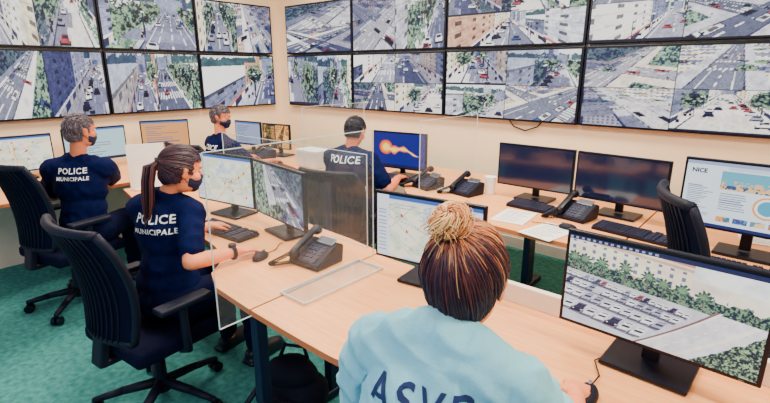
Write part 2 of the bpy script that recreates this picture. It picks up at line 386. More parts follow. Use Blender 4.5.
def picmesh(img,w,h):
    H,W,_=img.shape
    xs=np.linspace(-w/2,w/2,W); zs=np.linspace(-h/2,h/2,H)
    co=np.zeros((H,W,3),np.float32); co[...,0]=xs[None,:]; co[...,2]=zs[:,None]
    me=bpy.data.meshes.new('display'); idx=np.arange(H*W).reshape(H,W)
    q=np.stack([idx[:-1,:-1],idx[:-1,1:],idx[1:,1:],idx[1:,:-1]],-1).reshape(-1,4)
    me.vertices.add(H*W); me.vertices.foreach_set('co',co.ravel())
    me.loops.add(q.size); me.loops.foreach_set('vertex_index',q.ravel().astype(np.int32))
    me.polygons.add(len(q)); me.polygons.foreach_set('loop_start',np.arange(0,q.size,4,dtype=np.int32))
    me.update(calc_edges=True)
    a=me.color_attributes.new('Col','FLOAT_COLOR','POINT')
    c=np.ones((H*W,4),np.float32); c[:,:3]=(np.clip(img,0,1)**2.3).reshape(-1,3); a.data.foreach_set('color',c.ravel())
    return me
# ---------------------------------------------------------------- room shell
XL,YB,ZC=-5.38,4.10,2.85
XR,YF=2.6,-1.6
struct(B().box(((XL+XR)/2,(YB+YF)/2,-.05),(XR-XL+.2,YB-YF+.2,.1)).obj('floor',M['carpet']))
struct(B().box((XL-.05,(YB+YF)/2,ZC/2),(.1,YB-YF+.2,ZC)).obj('wall_left',M['wall']))
struct(B().box(((XL+XR)/2,YB+.05,ZC/2),(XR-XL,.1,ZC)).obj('wall_back',M['wall']))
struct(B().box(((XL+XR)/2,(YB+YF)/2,ZC+.05),(XR-XL+.2,YB-YF+.2,.1)).obj('ceiling',M['ceil']))
struct(B().box((XR+.05,(YB+YF)/2,ZC/2),(.1,YB-YF+.2,ZC)).obj('wall_right',M['wall']))
struct(B().box((XL+.008,(YB+YF)/2,.05),(.016,YB-YF,.1)).obj('baseboard_left',M['cream']))
struct(B().box(((XL+XR)/2,YB-.008,.05),(XR-XL-.04,.016,.1)).obj('baseboard_back',M['cream']))
# ---------------------------------------------------------------- video wall
def wallscreen(cx,cy,cz,w,h,rz,img,label):
    t=thing('wall_screen',label,'wall screen',(cx,cy,cz),rz,'surveillance video wall screens')
    B().box((0,.035,0),(w,.07,h),bev=.006).obj('casing',M['black'],t)
    mk('display',picmesh(img,w-.036,h-.036),M['lcd'],t,loc=(0,-.0025,0)); return t
seed=11
xs=[-5.15,-3.965,-2.70,-1.38,-.05,1.27]
for ri,(z0,z1) in enumerate([(1.215,1.838),(1.852,2.43)]):
    for i in range(5):
        x0,x1=xs[i]+.005,xs[i+1]-.005; seed+=1
        lay=[(1,2),(2,1),(2,2),(2,2),(2,2)][i] if ri else [(1,2),(2,2),(2,2),(2,2),(2,2)][i]
        if ri==0 and i==0: lay=(2,1)
        wallscreen((x0+x1)/2,YB-.075,(z0+z1)/2,x1-x0,z1-z0,0,panel(220,126,seed+5,lay),
          'wide black-framed wall monitor showing street camera views')
ys=[-.16,.87,1.895,2.896,3.93]
for ri,(z0,z1) in enumerate([(1.215,1.838),(1.852,2.43)]):
    for i in range(4):
        y0,y1=ys[i]+.005,ys[i+1]-.005; seed+=1
        lay=[(2,1),(2,1),(2,1),(1,1)][i] if ri==0 else [(1,1),(2,1),(1,1),(2,1)][i]
        wallscreen(XL+.075,(y0+y1)/2,(z0+z1)/2,y1-y0,z1-z0,pi/2,panel(190,110,seed+70,lay),
          'black-framed wall monitor showing street camera views beside the room corner')
pc=thing('power_cable','thin black cable hanging below the wall monitors','cable',(-1.9,YB-.02,1.22))
B().tube([(-.12,0,.0),(-.06,-.01,-.06),(.05,-.01,-.09),(.16,-.01,-.05),(.2,0,0)],.006).obj('cord',M['black'],pc,smooth=True)
# ---------------------------------------------------------------- desks
def desk(name,label,pts,legs,z=.74):
    t=thing(name,label,'desk')
    B().prism(pts,z-.026,z-.002).obj('edge_band',M['edge'],t)
    B().prism(pts,z-.002,z).obj('worktop',M['wood'],t)
    for (x,y,kind) in legs:
        b=B()
        if kind=='p':
            b.box((x,y,.37),(.05,.05,.69),bev=.006); b.box((x,y,.02),(.09,.09,.03),bev=.005)
        else:
            b.box((x,y,.70),(.06,.6,.04),bev=.005); b.box((x,y+.12,.36),(.05,.12,.66),bev=.01); b.box((x,y,.025),(.07,.66,.045),bev=.01)
        b.obj('leg',M['navy'],t)
    return t
def bez(pts,n=6):
    out=[]; m=len(pts)
    for i in range(m-1):
        p0=V(pts[max(i-1,0)]);p1=V(pts[i]);p2=V(pts[i+1]);p3=V(pts[min(i+2,m-1)])
        for k in range(n):
            s=k/n; q=.5*((2*p1)+(p2-p0)*s+(2*p0-5*p1+4*p2-p3)*s*s+(3*p1-p0-3*p2+p3)*s**3); out.append((q.x,q.y))
    out.append(tuple(pts[-1])); return out
near=bez([(-3.98,1.42),(-3.5,1.32),(-3.2,1.20),(-2.8,1.20),(-2.4,1.24),(-2.1,1.16),(-1.95,1.02)])+[(-1.80,.955),(-1.515,.935)]
desk('desk','beech desk with curved front edge holding two monitors',near+[(-1.535,1.74),(-1.8,1.78),(-3.98,1.92)],[(-3.3,1.5,'t'),(-1.62,1.36,'t'),(-1.56,1.0,'p')])
near=bez([(-1.505,.935),(-1.15,.925),(-.95,.935),(-.7,1.0),(-.4,1.01),(-.1,.95),(.25,.93),(.75,.93)])
desk('desk','beech desk with curved front edge under the woman in pale blue',near+[(.75,1.70),(-1.525,1.70)],[(-1.28,1.32,'t'),(.65,1.3,'t')])
near=bez([(-3.3,3.08),(-2.5,3.05),(-2.25,2.85),(-2.05,2.68),(-1.75,2.6),(-1.3,2.52),(-.62,2.49)])
desk('desk','long beech desk near the wall with telephones on it',near+[(-.62,3.8),(-3.3,3.8)],[(-3.2,3.4,'t'),(-1.4,3.2,'t')])
desk('desk','beech desk carrying a large lit monitor',[(-.61,2.49),(1.1,2.49),(1.1,3.8),(-.61,3.8)],[(-.5,3.0,'t'),(1.0,3.0,'t')])
near=bez([(-5.05,2.8),(-4.5,2.85),(-4.0,2.92),(-3.6,2.86),(-3.33,2.7)])
desk('desk','beech corner desk with a phone and two small monitors',near+[(-3.33,3.8),(-5.05,3.8)],[(-4.95,3.3,'t'),(-3.45,3.2,'t')])
desk('desk','beech desk against the wall below the video screens',[(-4.25,.2),(-4.15,.7),(-4.2,1.3),(-4.2,1.9),(-4.5,2.5),(-5.3,2.5),(-5.3,.2)],[(-4.8,.5,'p'),(-4.55,2.2,'p'),(-5.2,.5,'p'),(-5.2,2.4,'p')])
pr=thing('desk_divider','low cream divider strip along the far edge of the desk','divider')
B().box((-.40,1.683,.78),(1.1,.03,.08),bev=.004).obj('panel',M['cream'],pr)
md=thing('modesty_panel','pale wooden panel closing the desk underside','panel',(-5.0,1.4,0))
B().box((0,0,.357),(.02,2.2,.712),bev=.003).obj('board',M['cream'],md)
# ---------------------------------------------------------------- acrylic shields
def shield(label,loc,rz,ln,z0,z1,foot=True):
    t=thing('acrylic_shield',label,'protective screen',loc,rz,'clear acrylic desk shields')
    h=z1-z0
    B().box((0,ln/2,(z0+z1)/2),(.004,ln,h)).obj('pane',M['plexi'],t)
    b=B(); e=.003
    for c,d in [((0,0,(z0+z1)/2),(.005,e,h)),((0,ln,(z0+z1)/2),(.005,e,h)),((0,ln/2,z1),(.005,ln,e)),((0,ln/2,z0),(.005,ln,e))]: b.box(c,d)
    b.obj('pane_edge',M['pedge'],t)
    if foot:
        B().box((.06,ln*.62,.004),(.16,ln*.55,.008)).obj('foot',M['plexifoot'],t)
        b=B()
        for c,d in [((.14,ln*.62,.006),(.004,ln*.55,.009)),((-.018,ln*.62,.006),(.004,ln*.55,.009)),((.06,ln*.345,.006),(.164,.004,.009)),((.06,ln*.895,.006),(.164,.004,.009))]: b.box(c,d)
        b.obj('foot_edge',M['pedge'],t)
    return t
shield('clear acrylic shield standing on the seam between two desks',(-1.51,.80,.742),0,.86,-.03,.64)
shield('clear acrylic shield on the far desk beside the phones',(-2.04,2.75,.742),0,.8,0,.56)
shield('clear acrylic shield behind the pair of monitors',(-1.62,1.735,.742),pi/2,1.35,0,.50,False)
shield('clear acrylic shield beside the corner desk',(-3.345,2.75,.742),0,.8,0,.6)
# ---------------------------------------------------------------- monitors
def monitor(label,loc,rz,w,h,zc,img,off=False):
    t=thing('computer_monitor',label,'monitor',loc,rz)
    zz=zc-loc[2]
    c=B().box((0,.012,0),(w,.022,h),bev=.004).box((0,.035,0),(w*.72,.03,h*.66),bev=.01).obj('casing',M['black'],t); c.location=(0,0,zz)
    if off:
        d=B().box((0,0,0),(w-.026,.002,h-.026)).obj('display',M['screen_off'],t)
    else: d=mk('display',picmesh(img,w-.024,h-.026),M['lcd'],t)
    d.location=(0,-.0015,zz)
    B().box((0,.07,zz/2+.02),(.05,.022,zz),bev=.004).box((0,.055,zz),(.07,.05,.07),bev=.004).obj('stand_neck',M['black'],t)
    B().box((0,.06,.008),(.25,.19,.014),bev=.006).obj('stand_base',M['black'],t)
    B().box((w*.42,-.0015,-h/2+.007+zz),(.012,.003,.003)).obj('power_light',M['chrome'],t)
    return t
D=.742
monitor('black monitor showing a pale map on the curved desk',(-2.70,1.56,D),math.radians(9),.53,.325,.985,mapview(110,62,5))
monitor('black monitor showing a street camera view',(-2.14,1.555,D),math.radians(-8),.56,.325,.985,street(150,85,82))
monitor('black monitor showing a map on the shared desk',(-1.115,1.56,D),math.radians(8),.52,.31,.985,mapview(110,62,9))
monitor('large black monitor showing a car park with palm trees',(-.230,1.49,D),math.radians(-2),.555,.325,.992,parking(560,316))
monitor('switched-off black monitor on the long desk',(-1.365,3.2,D),0,.56,.31,.985,None,off=True)
monitor('switched-off black monitor beside another dark monitor',(-.79,3.17,D),math.radians(-4),.56,.31,.985,None,off=True)
monitor('wide black monitor showing a city web page',(-.10,2.86,D),math.radians(-3),.62,.36,1.04,webpage(300,172))
monitor('black monitor showing an orange flame shape on blue',(-2.60,3.2,D),math.radians(8),.54,.325,.975,blob(160,92))
monitor('small black monitor with a grey document open',(-4.72,3.08,D),math.radians(8),.42,.27,.965,desktop(70,40,C(140,154,184)))
monitor('small black monitor with an amber picture',(-4.28,3.14,D),math.radians(10),.40,.27,.96,panel(70,40,5,(2,1))*C(255,190,110))
monitor('black monitor with a pale map on the wall desk',(-4.98,.98,D),pi/2,.54,.31,.965,mapview(90,50,12))
monitor('black monitor with a document on the wall desk',(-4.98,1.6,D),pi/2,.54,.31,.985,desktop(90,50,C(176,206,214),3))
monitor('black monitor with an amber control page on the wall desk',(-4.95,2.25,D),math.radians(70),.46,.32,1.0,desktop(80,46,C(220,154,92),4))
def textmesh(s,size,subd=0,spacing=1,shear=0,bold=.018):
    cu=bpy.data.curves.new('txt','FONT'); cu.body=s; cu.size=size; cu.align_x='CENTER'; cu.align_y='CENTER'; cu.space_character=spacing; cu.shear=shear; cu.offset=size*bold; cu.resolution_u=3
    o=bpy.data.objects.new('txt',cu); COL.objects.link(o)
    bpy.context.view_layer.update(); dg=bpy.context.evaluated_depsgraph_get()
    me=bpy.data.meshes.new_from_object(o.evaluated_get(dg)); bpy.data.objects.remove(o); bpy.data.curves.remove(cu)
    bm=bmesh.new(); bm.from_mesh(me); bmesh.ops.triangulate(bm,faces=bm.faces[:])
    for k in range(subd): bmesh.ops.subdivide_edges(bm,edges=[e for e in bm.edges if e.calc_length()>size*.12],cuts=1,use_grid_fill=True); bmesh.ops.triangulate(bm,faces=bm.faces[:])
    bm.to_mesh(me); bm.free(); return me
web=[o for o in COL.objects if o.get('label','').startswith('wide black monitor')][0]
mk('page_heading',textmesh('NICE',.030,bold=.04),M['print'],web,loc=(-.240,-.004,1.04-D+.118),rot=(pi/2,0,0))
# ---------------------------------------------------------------- keyboards, mice, phones
def keyboard(label,loc,rz):
    t=thing('keyboard',label,'keyboard',loc,rz)
    B().box((0,0,.009),(.44,.145,.016),rot=(math.radians(3),0,0),bev=.004).obj('case',M['black'],t)
    b=B(); b.box((0,0,.0165),(.425,.135,.006),rot=(math.radians(3),0,0))
    for r in range(6):
        for k in range(21):
            if k in (14,17): continue
            x=-.208+k*.0205; y=-.058+r*.0225+(.004 if r==5 else 0)
            if r==0 and 3<k<9: continue
            b.box((x,y,.0205+.0012*r),(.0175,.0185,.007),bev=0)
    b.box((-.085,-.058,.0205),(.115,.0185,.007))
    b.obj('keys',M['key'],t); return t
k0=keyboard('black keyboard in front of the ponytailed woman',(-2.42,1.38,D),math.radians(4))
dup(k0,(-1.22,3.02,D),math.radians(-3),'black keyboard below the switched-off monitor')
dup(k0,(-.60,2.88,D),math.radians(-8),'black keyboard beside the telephone')
dup(k0,(-.14,2.64,D),math.radians(-4),'black keyboard before the lit web page monitor')
dup(k0,(-2.6,3.10,D),0,'black keyboard before the blue-screened monitor')
dup(k0,(-4.6,1.0,D),pi/2,'black keyboard before the seated man')
def mouse(label,loc,rz):
    t=thing('computer_mouse',label,'mouse',loc,rz)
    b=B(); b.sph((0,0,.008),(.031,.055,.026)); 
    for v in b.bm.verts: v.co.z=max(v.co.z,0)
    b.obj('shell',M['black2'],t,smooth=True)
    B().cyl((-.004,.03,.03),(.004,.03,.03),.008).obj('wheel',M['chrome'],t)
    B().tube([(0,.05,.008),(.01,.12,.005),(-.02,.2,.005),(-.01,.22,.005)],.0025,6).obj('cord',M['black'],t,smooth=True); return t
mouse('black mouse under the ponytailed woman\'s hand',(-1.925,1.275,D),math.radians(20))
mouse('black mouse under the hand of the woman in pale blue',(-.325,1.265,D),math.radians(6))
mouse('black mouse on the long desk',(-.93,2.74,D),math.radians(90))
def phone(label,loc,rz,s=1):
    t=thing('desk_telephone',label,'telephone',loc,rz); t.scale=(s,s,s)
    b=B()
    prof=[(-.1,0),(.09,0),(.1,.09),(.06,.105),(-.1,.026)]
    vs=[[b.bm.verts.new((x,y,z)) for y,z in prof] for x in (-.095,.115)]
    n=len(prof); b.bm.faces.new(vs[0]); b.bm.faces.new(vs[1][::-1])
    for i in range(n): b.bm.faces.new((vs[0][i],vs[1][i],vs[1][(i+1)%n],vs[0][(i+1)%n]))
    bmesh.ops.bevel(b.bm,geom=b.bm.edges[:],offset=.005,segments=2,affect='EDGES')
    b.obj('base',M['black2'],t)
    sl=.079/.16; ang=math.atan(sl)
    def P(x,y,h): return (x,y, .026+(y+.1)*sl+h)
    b=B(); b.box(P(-.065,0,.036),(.042,.215,.02),rot=(ang,0,0),bev=.009)
    b.sph(P(-.065,.085,.02),(.029,.032,.026)); b.sph(P(-.065,-.085,.02),(.029,.032,.026)); b.obj('handset',M['black'],t,smooth='auto')
    B().box(P(.035,.055,.003),(.11,.05,.006),rot=(ang,0,0),bev=.002).obj('lcd_window',M['chrome'],t)
    b=B()
    for i in range(4):
        for j in range(5): b.box(P(-.02+i*.025+(.012 if i==3 else 0),.012-j*.023,.003),(.016,.013,.006),rot=(ang,0,0))
    b.box(P(.025,-.035,.0),(.11,.12,.004),rot=(ang,0,0))
    b.obj('keypad',M['key'],t)
    pts=[]
    for k in range(200):
        s_=k/199; a=k*.8; c=V((-.07-.055*math.sin(s_*pi), -.115-.09*math.sin(s_*pi)+.02*s_, .05*(1-s_)**3+.012))
        pts.append(c+V((math.cos(a)*.008,math.cos(a)*.004,math.sin(a)*.008)))
    B().tube(pts,.0032,5).obj('coiled_cord',M['black'],t,smooth=True)
    return t
p0=phone('black desk telephone with handset and coiled cord',(-1.69,1.43,D),math.radians(4),.94)
dup(p0,(-2.18,3.05,D),math.radians(-15),'black desk telephone on the long desk')
dup(p0,(-1.84,3.08,D),math.radians(-10),'black desk telephone next to a pale cup')
dup(p0,(-.98,3.0,D),math.radians(-10),'black desk telephone beside a keyboard')
dup(p0,(.20,2.62,D),math.radians(-20),'black desk telephone near the lit web page monitor')
dup(p0,(-4.3,2.98,D),0,'black desk telephone on the corner desk')
cp=thing('cup','pale translucent cup on the long desk by the telephones','cup',(-1.70,3.20,D))
B().cyl((0,0,0),(0,0,.13),.034,.044,20).obj('cup_body',M['paper'],cp,smooth='auto')
B().tube([(.044*math.cos(a*pi/12),.044*math.sin(a*pi/12),.13) for a in range(25)],.002,6).obj('rim',M['paper'],cp)
bx=thing('cardboard_box','white cardboard box with a lid on the corner desk','box',(-3.56,3.05,D))
B().box((0,0,.07),(.3,.2,.14),bev=.003).obj('box_body',M['card'],bx); B().box((0,0,.15),(.31,.21,.03),bev=.004).obj('lid',M['paper'],bx)
def paper(loc,rz,label,n=1,w=.21,h=.297):
    t=thing('paper_sheet',label,'paper',loc,rz)
    B().box((0,0,.001*n),(w,h,.002*n)).obj('sheet',M['paper'],t)
    b=B()
    for k in range(9): b.box((-.01*(k%3),h*.38-k*.028,.002*n+.0004),(w*(.7-.05*(k%3)),.004,.0004))
    b.obj('printed_lines',M['key'],t); return t
paper((-1.28,2.76,D),.1,'white paper sheet on the long desk',2)
paper((-1.0,2.62,D),-.2,'white printed sheet near the desk edge',1)
paper((-3.2,1.44,D),.3,'white paper stack at the desk corner',3)
paper((-3.0,1.36,D+.008),-.2,'white printed sheet beside the keyboard',1)
paper((-.05,3.3,D),.2,'white paper sheet behind the web page monitor',1)
wp=thing('document_holder','white upright document holder at the desk end','document holder',(-3.84,1.57,D),math.radians(69))
B().box((0,0,.18),(.27,.012,.35),rot=(math.radians(-6),0,0),bev=.003).obj('board',M['paper'],wp); B().box((0,.0,.006),(.22,.12,.012),bev=.003).obj('foot',M['cream'],wp)
bp=thing('backpack','dark backpack slumped on the carpet under the desk','backpack',(-1.66,1.22,0),.5); bp.scale=(1,1,.8)
b=B(); b.sph((0,0,.16),(.19,.13,.17)).sph((0,.0,.28),(.14,.1,.12)).sph((0,-.11,.13),(.13,.06,.1))
for v in b.bm.verts:
    v.co+=v.co.normalized()*.02*noise.noise(v.co*9); v.co.z=max(0,v.co.z)
b.obj('bag_body',M['bag'],bp,smooth=True)
B().tube([(-.07,.05,.36),(-.05,.06,.43),(.05,.06,.43),(.07,.05,.36)],.01).obj('handle',M['black2'],bp,smooth=True)
B().tube([(-.1,-.1,.3),(-.16,-.19,.18),(-.12,-.17,.03)],.014).obj('strap',M['black2'],bp,smooth=True)
# ---------------------------------------------------------------- office chair
def chair(label,loc,rz):
    t=thing('office_chair',label,'office chair',loc,rz,'swivel office chairs')
    b=B().box((0,.02,.435),(.50,.48,.07),bev=.03,seg=4)
    for v in b.bm.verts:
        if v.co.z>.44: v.co.z+=-.015*math.cos(v.co.x*5)*math.cos((v.co.y-.02)*5)+.008
    b.obj('seat',M['fabric'],t,smooth=True)
    b=B(); n=14; mrows=16; F=[];K=[]
    for j in range(mrows+1):
        s=j/mrows; z=.52+.56*s; w=.20+.05*math.sin(min(1,s*1.4)*pi/2)-(.03*max(0,s-.85)/.15)
        y0=-.235+.03*math.sin(s*pi*.9)-.10*s*s
        rf=[];rk=[]
        for i in range(n+1):
            q=-1+2*i/n; x=q*w; y=y0+.055*q*q
            rf.append(b.bm.verts.new((x,y,z))); rk.append(b.bm.verts.new((x,y-.03,z)))
        F.append(rf);K.append(rk)
    for j in range(mrows):
        for i in range(n):
            b.bm.faces.new((F[j][i],F[j][i+1],F[j+1][i+1],F[j+1][i])); b.bm.faces.new((K[j][i+1],K[j][i],K[j+1][i],K[j+1][i+1]))
    for j in range(mrows):
        b.bm.faces.new((F[j][0],F[j+1][0],K[j+1][0],K[j][0])); b.bm.faces.new((F[j+1][n],F[j][n],K[j][n],K[j+1][n]))
    for i in range(n):
        b.bm.faces.new((F[0][i+1],F[0][i],K[0][i],K[0][i+1])); b.bm.faces.new((F[mrows][i],F[mrows][i+1],K[mrows][i+1],K[mrows][i]))
    left=[K[j][0].co.copy() for j in range(mrows+1)]; right=[K[j][n].co.copy() for j in range(mrows+1)]; top=[K[mrows][i].co.copy() for i in range(n+1)]; bot=[K[0][i].co.copy() for i in range(n+1)]
    br=b.obj('backrest',M['mesh'],t,smooth='auto')
    off=V((0,.012,0))
    fr=B(); fr.tube([p+off for p in left],.018); fr.tube([p+off for p in right],.018); fr.tube([p+off for p in top],.020); fr.tube([p+off for p in bot],.018)
    for k in range(2,13):
        fr.tube([V((left[j].x+(right[j].x-left[j].x)*k/14, left[j].y-.004-.055*(1-(2*k/14-1)**2), left[j].z)) for j in range(0,mrows+1,2)],.0035,5)
    fr.obj('back_frame',M['black2'],br,smooth=True)
    B().box((0,-.25,.47),(.09,.04,.2),rot=(-.2,0,0),bev=.01).box((0,-.12,.385),(.09,.28,.03),bev=.01).obj('back_support',M['black2'],t)
    for sx in (-1,1):
        a=B(); a.box((sx*.29,.0,.675),(.075,.26,.032),bev=.012,seg=3)
        a.tube([(sx*.23,.0,.40),(sx*.285,.0,.42),(sx*.295,-.01,.52),(sx*.29,-.01,.665)],.02,10)
        a.obj('armrest',M['black2'],t,smooth='auto')
    B().cyl((0,0,.1),(0,0,.27),.028).cyl((0,0,.25),(0,0,.40),.017).box((0,0,.39),(.2,.22,.03),bev=.008).obj('gas_column',M['black2'],t,smooth='auto')
    b=B(); b.cyl((0,0,.075),(0,0,.13),.05,.04,20)
    for k in range(5):
        a=k*2*pi/5+.3; c,s_=math.cos(a),math.sin(a); b.chain([(c*.03,s_*.03,.115),(c*.18,s_*.18,.1),(c*.31,s_*.31,.075)],[.026,.021,.016])
    b.obj('base',M['black2'],t,smooth=True)
    for k in range(5):
        a=k*2*pi/5+.3; c,s_=math.cos(a),math.sin(a); p=V((c*.31,s_*.31,.03)); d=V((-s_,c,0))
        B().cyl(p-d*.03,p-d*.008,.029).cyl(p+d*.008,p+d*.03,.029).cyl(p,p+V((0,0,.045)),.009).obj('caster',M['black'],t,smooth='auto')
    return t
ch=chair('dark navy mesh-back office chair under the ponytailed woman',(-2.25,.85,0),math.radians(6)); ch.scale=(1,1,.95)
dup(ch,(-3.76,.94,0),math.radians(12),'dark navy mesh-back office chair under the seated man',scale=(1,1,1))
dup(ch,(-2.60,2.56,0),math.radians(14),'dark navy office chair at the desk by the wall',scale=(1.05,1,.875))
dup(ch,(-.09,2.34,0),math.radians(-66),'empty dark office chair pushed to the desk',scale=(.95,.9,1.07))
dup(ch,(-.46,.62,0),math.radians(15),'dark office chair under the woman in pale blue',scale=(1,1,.8))
dup(ch,(-4.06,2.24,0),math.radians(10),'dark office chair at the corner desk',scale=(1,1,.95))
# ---------------------------------------------------------------- people
def remesh(b,voxel,it=4,wr=0,wsc=8,seed=0):
    me=b.mesh('tmp'); o=bpy.data.objects.new('tmp',me); COL.objects.link(o)
    md=o.modifiers.new('r','REMESH'); md.mode='VOXEL'; md.voxel_size=voxel
    sm=o.modifiers.new('s','SMOOTH'); sm.factor=.5; sm.iterations=it
    bpy.context.view_layer.update(); dg=bpy.context.evaluated_depsgraph_get()
    out=bpy.data.meshes.new_from_object(o.evaluated_get(dg)); bpy.data.objects.remove(o); bpy.data.meshes.remove(me)
    if wr:
        nn=[v.normal.copy() for v in out.vertices]
        for v,n in zip(out.vertices,nn):
            p=v.co*wsc+V((seed,0,0)); q=V((p.x+.9*noise.noise(p*.6),p.y,p.z*1.5+.6*p.x))
            q2=V((p.x*2.1,p.y*2,p.z*1.2-p.x*1.3+4))
            v.co+=n*(wr*(1-2.4*abs(noise.noise(q)))+wr*.45*(1-2.4*abs(noise.noise(q2))))
    out.polygons.foreach_set('use_smooth',[True]*len(out.polygons)); return out
def ik(a,c,l1,l2,hint):
    a=V(a);c=V(c);d=c-a;L=min(d.length,(l1+l2)*.985); c=a+d.normalized()*L; u=d.normalized()
    x=(l1*l1-l2*l2+L*L)/(2*L); h=math.sqrt(max(0,l1*l1-x*x)); hv=V(hint)-u*V(hint).dot(u); hv.normalize()
    return a+u*x+hv*h,c
def hand(b,w,d,up,side,curl=.35,sc=1.0):
    d=V(d).normalized(); up=V(up); up=(up-d*up.dot(d)).normalized(); s=up.cross(d).normalized()*1.0
    if s.dot(V(side))<0: s=-s
    rot=Matrix((s,d,up)).transposed()
    b.caps(w,w+d*.02,.024*sc,.024*sc)
    b.sph(w+d*.05*sc,(.040*sc,.050*sc,.0155*sc),rot,3)
    b.sph(w+d*.065*sc,(.040*sc,.030*sc,.013*sc),rot,3)
    for k,(off,ln,r) in enumerate([(.032,.070,.0088),(.011,.079,.009),(-.011,.073,.0087),(-.032,.058,.0078)]):
        p=w+d*(.082-abs(off-.008)*.15)*sc+s*off*sc; dirv=(d+s*off*2.6).normalized(); a=.12
        pts=[p];rs=[r*1.05*sc]
        for q,f in enumerate((.45,.3,.25)):
            a+=curl*(.7+.25*q); dd=(dirv*math.cos(a)-up*math.sin(a)); p=p+dd*ln*f*sc; pts.append(p); rs.append(r*(1-.08*(q+1))*sc)
        b.chain(pts,rs)
    p=w+d*.022*sc+s*.026*sc
    t1=p+(d*.6+s*.75-up*.15).normalized()*.034*sc
    b.chain([p,t1,t1+(d*.9+s*.3-up*.3).normalized()*.03*sc,t1+(d*.95+s*.15-up*.4).normalized()*.052*sc],[.0135*sc,.0115*sc,.010*sc,.0085*sc])
def strands(items,name,parent,m,mtx=None):
    vs=[];fs=[];cs=[]
    for pts,r0,r1,col in items:
        c0,c1=(col if hasattr(col[0],'__len__') else (col,col)); c0=V(c0);c1=V(c1)
        pts=[V(p) for p in pts]; n=len(pts); base=len(vs); pa=None
        for i,p in enumerate(pts):
            t=(pts[min(i+1,n-1)]-pts[max(i-1,0)]).normalized()
            a=t.orthogonal().normalized() if pa is None else (pa-t*pa.dot(t)).normalized(); pa=a; bb=t.cross(a); r=(r0+(r1-r0)*i/(n-1))
            if i==n-1: r*=.4
            cc=tuple(c0.lerp(c1,i/(n-1)))
            for k in range(4): vs.append(p+(a*math.cos(pi/2*k)+bb*math.sin(pi/2*k))*r); cs.append(cc)
            if i:
                o=base+(i-1)*4
                for k in range(4): fs.append((o+k,o+(k+1)%4,o+4+(k+1)%4,o+4+k))
    if mtx: vs=[mtx@v for v in vs]
    me=bpy.data.meshes.new(name); me.from_pydata([tuple(v) for v in vs],[],fs)
    a=me.color_attributes.new('Col','FLOAT_COLOR','POINT')
    arr=np.ones((len(cs),4),np.float32); arr[:,:3]=(np.array(cs)/255)**2.2; a.data.foreach_set('color',arr.ravel())
    me.polygons.foreach_set('use_smooth',[True]*len(me.polygons))
    return mk(name,me,m,parent)
